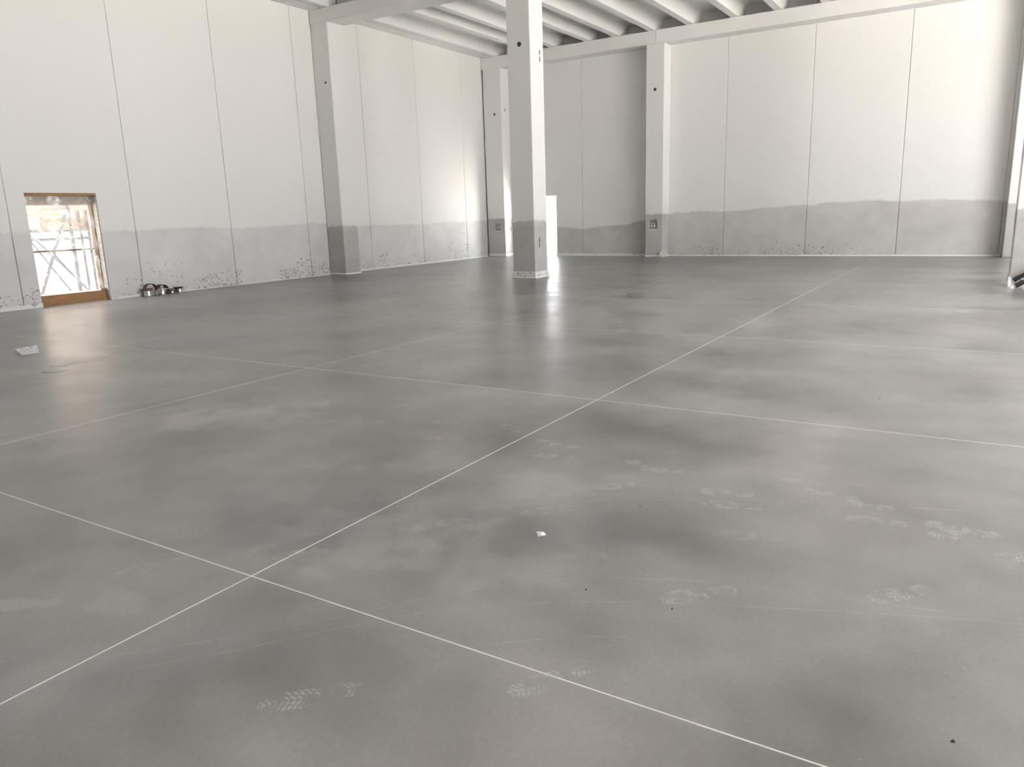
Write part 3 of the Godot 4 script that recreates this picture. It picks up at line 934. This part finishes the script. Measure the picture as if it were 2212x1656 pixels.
# ------------------------------------------------------------------ outside
func build_outside() -> void:
	var s := mk()
	cbox(s, Vector3(-90, -0.5, -110), Vector3(90, -0.20, 90), 0.01)
	var g := obj(s, "ground", M.gravel)
	tag(g, "pale sunlit gravel ground outside the hall", "ground", "", "structure")
	var sc := base("scaffold", Vector3(-18.4, -0.2, -9.9))
	tag(sc, "grey tube scaffold with timber boards seen through the plastic sheet", "scaffold")
	var bar := func(a: Vector3, b: Vector3, r: float, called: String) -> void:
		var t := mk()
		tube(t, [a, b], r, 10)
		obj(t, called, M.scaffold_tube, sc)
	bar.call(Vector3(0, 0, 0), Vector3(0, 5.5, 0), 0.045, "standard")
	bar.call(Vector3(0, 0, 2.4), Vector3(0, 5.5, 2.4), 0.035, "standard")
	bar.call(Vector3(-1.5, 0, -1.25), Vector3(-1.5, 5.5, -1.25), 0.03, "standard")
	bar.call(Vector3(-1.5, 0, -1.05), Vector3(-1.5, 5.5, -1.05), 0.03, "standard")
	bar.call(Vector3(0.03, 2.1, 0.10), Vector3(0.03, 0.1, 1.0), 0.04, "brace")
	bar.call(Vector3(-0.4, 1.5, 0.75), Vector3(-0.4, 0.1, -0.1), 0.018, "brace")
	bar.call(Vector3(-1.4, 2.0, 0.55), Vector3(-1.4, 0.1, -1.05), 0.02, "brace")
	bar.call(Vector3(-1.4, 1.2, -0.2), Vector3(-1.4, 0.1, -1.0), 0.02, "brace")
	bar.call(Vector3(-0.05, 1.72, 2.4), Vector3(-0.05, 1.72, -1.5), 0.025, "ledger")
	bar.call(Vector3(-1.5, 1.52, 0.3), Vector3(-1.5, 1.52, -2.5), 0.035, "ledger")
	var brd := func(lo: Vector3, hi: Vector3, m: Material) -> void:
		var t := mk()
		cbox(t, lo, hi, 0.006)
		obj(t, "board", m, sc)
	brd.call(Vector3(-0.75, 2.22, -2.4), Vector3(-0.06, 2.27, 2.4), M.pale_timber)
	brd.call(Vector3(-1.45, 2.22, -2.4), Vector3(-0.77, 2.27, 2.4), M.timber)
	brd.call(Vector3(-0.11, 2.28, -2.4), Vector3(-0.07, 2.50, 2.4), M.pale_timber)
	brd.call(Vector3(0.05, 2.06, 0.2), Vector3(0.09, 2.14, 1.6), M.ochre_board)
	brd.call(Vector3(-1.62, 1.75, -2.6), Vector3(-1.57, 2.62, -0.2), M.ochre_board)
	brd.call(Vector3(-1.75, 1.70, -2.6), Vector3(-1.70, 2.60, 1.3), M.ochre_board)

# white sheeting added behind the scaffold to dim the outside view
func build_sheeting() -> void:
	var o := base("added_sheeting", Vector3(-20.55, -0.2, -10.5))
	tag(o, "white sheeting added behind the scaffold to dim the view outside the window", "sheeting")
	var n := noise(0.5, 2, 66)
	var nx := 24
	var ny := 14
	for lane in 3:                      # three hanging lengths of sheeting
		var s := mk()
		var pt := func(i: int, j: int, back: float) -> Vector3:
			var zz := -6.0 + 4.0 * lane + 3.97 * i / nx
			var yy := 7.0 * j / ny
			return Vector3(0.10 * n.get_noise_2d(zz * 1.5, yy * 0.25) - back, yy, zz)
		for i in nx:
			for j in ny:
				for side in [[0.0, 1.0], [0.008, -1.0]]:
					var p := [pt.call(i, j, side[0]), pt.call(i + 1, j, side[0]), pt.call(i + 1, j + 1, side[0]), pt.call(i, j + 1, side[0])]
					var nn: Vector3 = (p[1] - p[0]).cross(p[3] - p[0]).normalized()
					quad(s, p[0], p[1], p[2], p[3], nn if nn.x * side[1] > 0.0 else -nn)
		obj(s, "sheet_length", M.tarpaulin, o)

# ------------------------------------------------------------------ loose things
func build_things() -> void:
	# metal fittings heaped at the foot of the left wall
	var at := [Vector3(XL + 0.16, 0, -10.24), Vector3(XL + 0.15, 0, -10.60), Vector3(XL + 0.14, 0, -10.85), Vector3(XL + 0.13, 0, -11.07)]
	var o := base("pipe_coupling", at[0])
	tag(o, "dull metal coupling with a reddish rim and brown arched strap, beside the cardboard offcut", "fitting", "metal fittings at the foot of the left wall")
	var s := mk()
	lathe(s, Vector3.ZERO, [[0.0, 0.0], [0.085, 0.0], [0.09, 0.01], [0.085, 0.12], [0.0, 0.12]])
	obj(s, "cup", M.steel, o)
	s = mk()
	lathe(s, Vector3.ZERO, [[0.0, 0.12], [0.112, 0.12], [0.116, 0.13], [0.116, 0.16], [0.108, 0.17], [0.0, 0.17]])
	obj(s, "rim", M.red_brown, o)
	strap(o, Vector3(0, 0.15, -0.08), 0.15, 0.06, M.dark_steel)

	o = base("pipe_coupling", at[1])
	tag(o, "bright metal coupling under a broad dark grey arched strap", "fitting", "metal fittings at the foot of the left wall")
	s = mk()
	lathe(s, Vector3.ZERO, [[0.0, 0.0], [0.075, 0.0], [0.08, 0.01], [0.075, 0.13], [0.0, 0.13]])
	obj(s, "cup", M.steel, o)
	strap(o, Vector3(0, 0.12, -0.01), 0.13, 0.08, M.dark_steel)

	o = base("pipe_coupling", at[2])
	tag(o, "low reddish brown double ring coupling with a silver bolt", "fitting", "metal fittings at the foot of the left wall")
	s = mk()
	lathe(s, Vector3.ZERO, [[0.0, 0.0], [0.085, 0.0], [0.09, 0.015], [0.085, 0.045], [0.075, 0.05], [0.09, 0.06], [0.09, 0.095], [0.08, 0.105], [0.0, 0.105]])
	obj(s, "ring", M.red_brown, o)
	s = mk()
	tube(s, [Vector3(0.05, 0.03, 0.02), Vector3(0.115, 0.035, 0.045)], 0.018, 10)
	obj(s, "bolt", M.steel, o)

	o = base("pipe_coupling", at[3])
	tag(o, "small silver coupling with a dark flared cap, last of the row", "fitting", "metal fittings at the foot of the left wall")
	s = mk()
	lathe(s, Vector3.ZERO, [[0.0, 0.0], [0.062, 0.0], [0.066, 0.01], [0.062, 0.09], [0.0, 0.09]])
	obj(s, "cup", M.steel, o)
	s = mk()
	lathe(s, Vector3.ZERO, [[0.0, 0.09], [0.07, 0.09], [0.10, 0.12], [0.095, 0.13], [0.0, 0.135]])
	obj(s, "cap", M.dark_steel, o)

	s = mk()
	cbox(s, Vector3(-0.012, -0.055, -0.10), Vector3(0.012, 0.055, 0.10), 0.004)
	var cb := obj(s, "cardboard_offcut", M.cardboard)
	cb.position = Vector3(XL + 0.29, 0.095, -10.43)
	cb.rotation = Vector3(0.55, 0.0, -0.25)
	tag(cb, "tan cardboard offcut leaning between the two strapped metal couplings", "cardboard")

	# crumpled sheet on the floor
	var pr := base("paper_scrap", Vector3(-10.42, 0.0, -4.80))
	tag(pr, "crumpled white paper scrap lying on the concrete below the window", "paper")
	s = mk()
	scrap(s)
	obj(s, "sheet", M.paper, pr)
	pr.rotation.y = 1.14

	for t in [[Vector3(-9.10, 0, -4.54), 0.56, "paler of two flat paper squares on the floor near the crumpled scrap"], [Vector3(-8.76, 0, -4.28), 0.66, "greyer of two flat paper squares on the floor near the crumpled scrap"]]:
		s = mk()
		cbox(s, Vector3(-0.11, 0.0, -0.085), Vector3(0.11, 0.003, 0.085), 0.001)
		var tp := obj(s, "paper_square", M.tape if t[1] < 0.6 else M.grey_paper)
		tp.position = t[0]
		tp.rotation.y = t[1]
		tag(tp, t[2], "paper", "flat paper squares on the floor")
	s = mk()
	chip(s, 0.035, 0.016)
	var ch := obj(s, "plaster_chip", M.paper)
	ch.position = Vector3(-1.75, 0, -2.99)
	ch.rotation.y = 0.5
	tag(ch, "small white wedge-shaped plaster chip on the floor among the boot prints", "chip")

	# white lid leaning at the foot of the middle back column
	s = mk()
	tube(s, [Vector3(0, 0, -0.012), Vector3(0, 0, 0.012)], 0.115, 24)
	var ld := base("bucket_lid", Vector3(-9.22, 0.115, -24.50))
	var dm := obj(s, "disc", M.white_plastic, ld)
	dm.rotation = Vector3(-0.25, 0.0, 0.0)
	s = mk()
	var ring := []
	for k in 25:
		ring.append(Vector3(cos(TAU * k / 24.0) * 0.113, sin(TAU * k / 24.0) * 0.113, 0.012))
	tube(s, ring, 0.008, 6)
	var rm := obj(s, "rim", M.white_plastic, ld)
	rm.rotation = Vector3(-0.25, 0.0, 0.0)
	tag(ld, "round white lid leaning against the foot of the back wall column", "lid")

	# black conduits leaning at the foot of the free-standing right-hand column
	for t in [[[Vector3(0.49, 0.135, -16.12), Vector3(0.56, 0.185, -16.12), Vector3(0.66, 0.25, -16.12), Vector3(0.80, 0.33, -16.13), Vector3(1.0, 0.40, -16.15), Vector3(1.25, 0.40, -16.2), Vector3(1.5, 0.30, -16.3), Vector3(1.75, 0.045, -16.4)], "upper of two black corrugated conduits at the free-standing column"], [[Vector3(0.53, 0.045, -16.05), Vector3(0.62, 0.10, -16.05), Vector3(0.74, 0.17, -16.05), Vector3(0.90, 0.24, -16.06), Vector3(1.1, 0.28, -16.08), Vector3(1.35, 0.26, -16.12), Vector3(1.6, 0.16, -16.2), Vector3(1.8, 0.045, -16.25)], "lower of two black corrugated conduits at the free-standing column"]]:
		var c := base("conduit", t[0][0] * Vector3(1, 0, 1))
		var pts := []
		for p in t[0]:
			pts.append(p - c.position)
		s = mk()
		tube(s, pts, 0.036, 12)
		obj(s, "pipe", M.black_rubber, c)
		for e in [0]:
			s = mk()
			var d: Vector3 = (pts[1] - pts[0]).normalized()
			tube(s, [pts[0] - d * 0.006, pts[0] + d * 0.10], 0.042, 12)
			obj(s, "sleeve", M.black_rubber, c)
		tag(c, t[1], "conduit", "black conduits at the column foot")
	# broken foam and mortar round the foot of that column
	var rb := [Vector3(0.42, 0, -16.10), Vector3(0.47, 0, -16.00), Vector3(0.70, 0, -15.98)]
	var rl := ["upright jagged shard of pale mortar at the corner of the conduit column", "small pale mortar lump below the black conduit ends", "long pale mortar slab under the black conduits"]
	for k in 3:
		s = mk()
		chip(s, [0.05, 0.06, 0.16][k], [0.22, 0.05, 0.05][k])
		var q := obj(s, "mortar_lump", M.foam)
		q.position = rb[k]
		q.rotation.y = k * 0.9
		tag(q, rl[k], "mortar", "mortar lumps at the conduit column")

	# dark crumbs on the floor
	var spots := [Vector3(-1.45, 0, -3.56), Vector3(-0.93, 0, -2.62), Vector3(-1.30, 0, -2.60), Vector3(-0.62, 0, -6.6), Vector3(-0.30, 0, -8.6), Vector3(0.20, 0, -11.0), Vector3(-5.10, 0, -8.8), Vector3(0.05, 0, -2.29)]
	for k in spots.size():
		s = mk()
		chip(s, 0.004 + 0.0006 * k, 0.006)
		var q := obj(s, "pebble", M.grit)
		q.position = spots[k]
		q.rotation.y = k
		tag(q, "tiny dark pebble lying on the open concrete floor", "pebble", "dark pebbles on the floor")

func strap(o: Node3D, c: Vector3, r: float, w: float, m: Material) -> void:
	var s := mk()
	var n := 14
	for k in n:
		var a0 := PI * k / n - 0.15
		var a1 := PI * (k + 1) / n - 0.15
		var d0 := Vector3(0, sin(a0) * 0.85, cos(a0))
		var d1 := Vector3(0, sin(a1) * 0.85, cos(a1))
		var hw := Vector3(w, 0, 0)
		for q in [[r, 1.0], [r - 0.012, -1.0]]:
			quad(s, c + d0 * q[0] - hw, c + d1 * q[0] - hw, c + d1 * q[0] + hw, c + d0 * q[0] + hw, (d0 + d1).normalized() * q[1])
		for sg in [-1.0, 1.0]:
			quad(s, c + d0 * r + hw * sg, c + d1 * r + hw * sg, c + d1 * (r - 0.012) + hw * sg, c + d0 * (r - 0.012) + hw * sg, Vector3(sg, 0, 0))
	obj(s, "strap", m, o)

func scrap(s: SurfaceTool) -> void:
	var n := noise(5.0, 3, 17)
	var nx := 14
	var nz := 10
	var pt := func(i: int, j: int) -> Vector3:
		var a := float(i) / nx
		var b := float(j) / nz
		var x := (a - 0.5) * (0.25 - 0.05 * b) + 0.03 * b
		var y := 0.085 * pow(1.0 - b, 0.8) * (0.75 + 0.25 * a) + 0.016 * n.get_noise_2d(a, b) + 0.012 * absf(fposmod(a * 2.3 + b, 1.0) - 0.5)
		return Vector3(x, maxf(0.004, y), (b - 0.5) * 0.16)
	var low := func(i: int, j: int) -> Vector3:
		return pt.call(i, j) * Vector3(1, 0, 1)
	for i in nx:
		for j in nz:
			var p := [pt.call(i, j), pt.call(i + 1, j), pt.call(i + 1, j + 1), pt.call(i, j + 1)]
			var nn: Vector3 = (p[1] - p[0]).cross(p[3] - p[0]).normalized()
			quad(s, p[0], p[1], p[2], p[3], nn if nn.y > 0 else -nn)
			quad(s, low.call(i, j), low.call(i + 1, j), low.call(i + 1, j + 1), low.call(i, j + 1), Vector3.DOWN)
	for i in nx:
		for e in [[0, -1.0], [nz, 1.0]]:
			quad(s, pt.call(i, e[0]), pt.call(i + 1, e[0]), low.call(i + 1, e[0]), low.call(i, e[0]), Vector3(0, 0, e[1]))
	for j in nz:
		for e in [[0, -1.0], [nx, 1.0]]:
			quad(s, pt.call(e[0], j), pt.call(e[0], j + 1), low.call(e[0], j + 1), low.call(e[0], j), Vector3(e[1], 0, 0))

# irregular faceted lump standing on the floor
func chip(s: SurfaceTool, r: float, h: float) -> void:
	var n := 7
	var lo := []
	var hi := []
	for k in n:
		var a := TAU * k / n
		var q := r * rng.randf_range(0.65, 1.1)
		lo.append(Vector3(cos(a) * q, 0, sin(a) * q * 0.6))
		hi.append(Vector3(cos(a) * q * 0.6, h * rng.randf_range(0.55, 1.0), sin(a) * q * 0.4))
	for k in n:
		var k2 := (k + 1) % n
		var d: Vector3 = (lo[k] + lo[k2]) * Vector3(1, 0, 1)
		quad(s, lo[k], lo[k2], hi[k2], hi[k], (d.normalized() + Vector3(0, 0.5, 0)).normalized())
		tri(s, hi[k], hi[k2], Vector3(0, h * 0.9, 0), Vector3.UP)
		tri(s, lo[k], lo[k2], Vector3.ZERO, Vector3.DOWN)
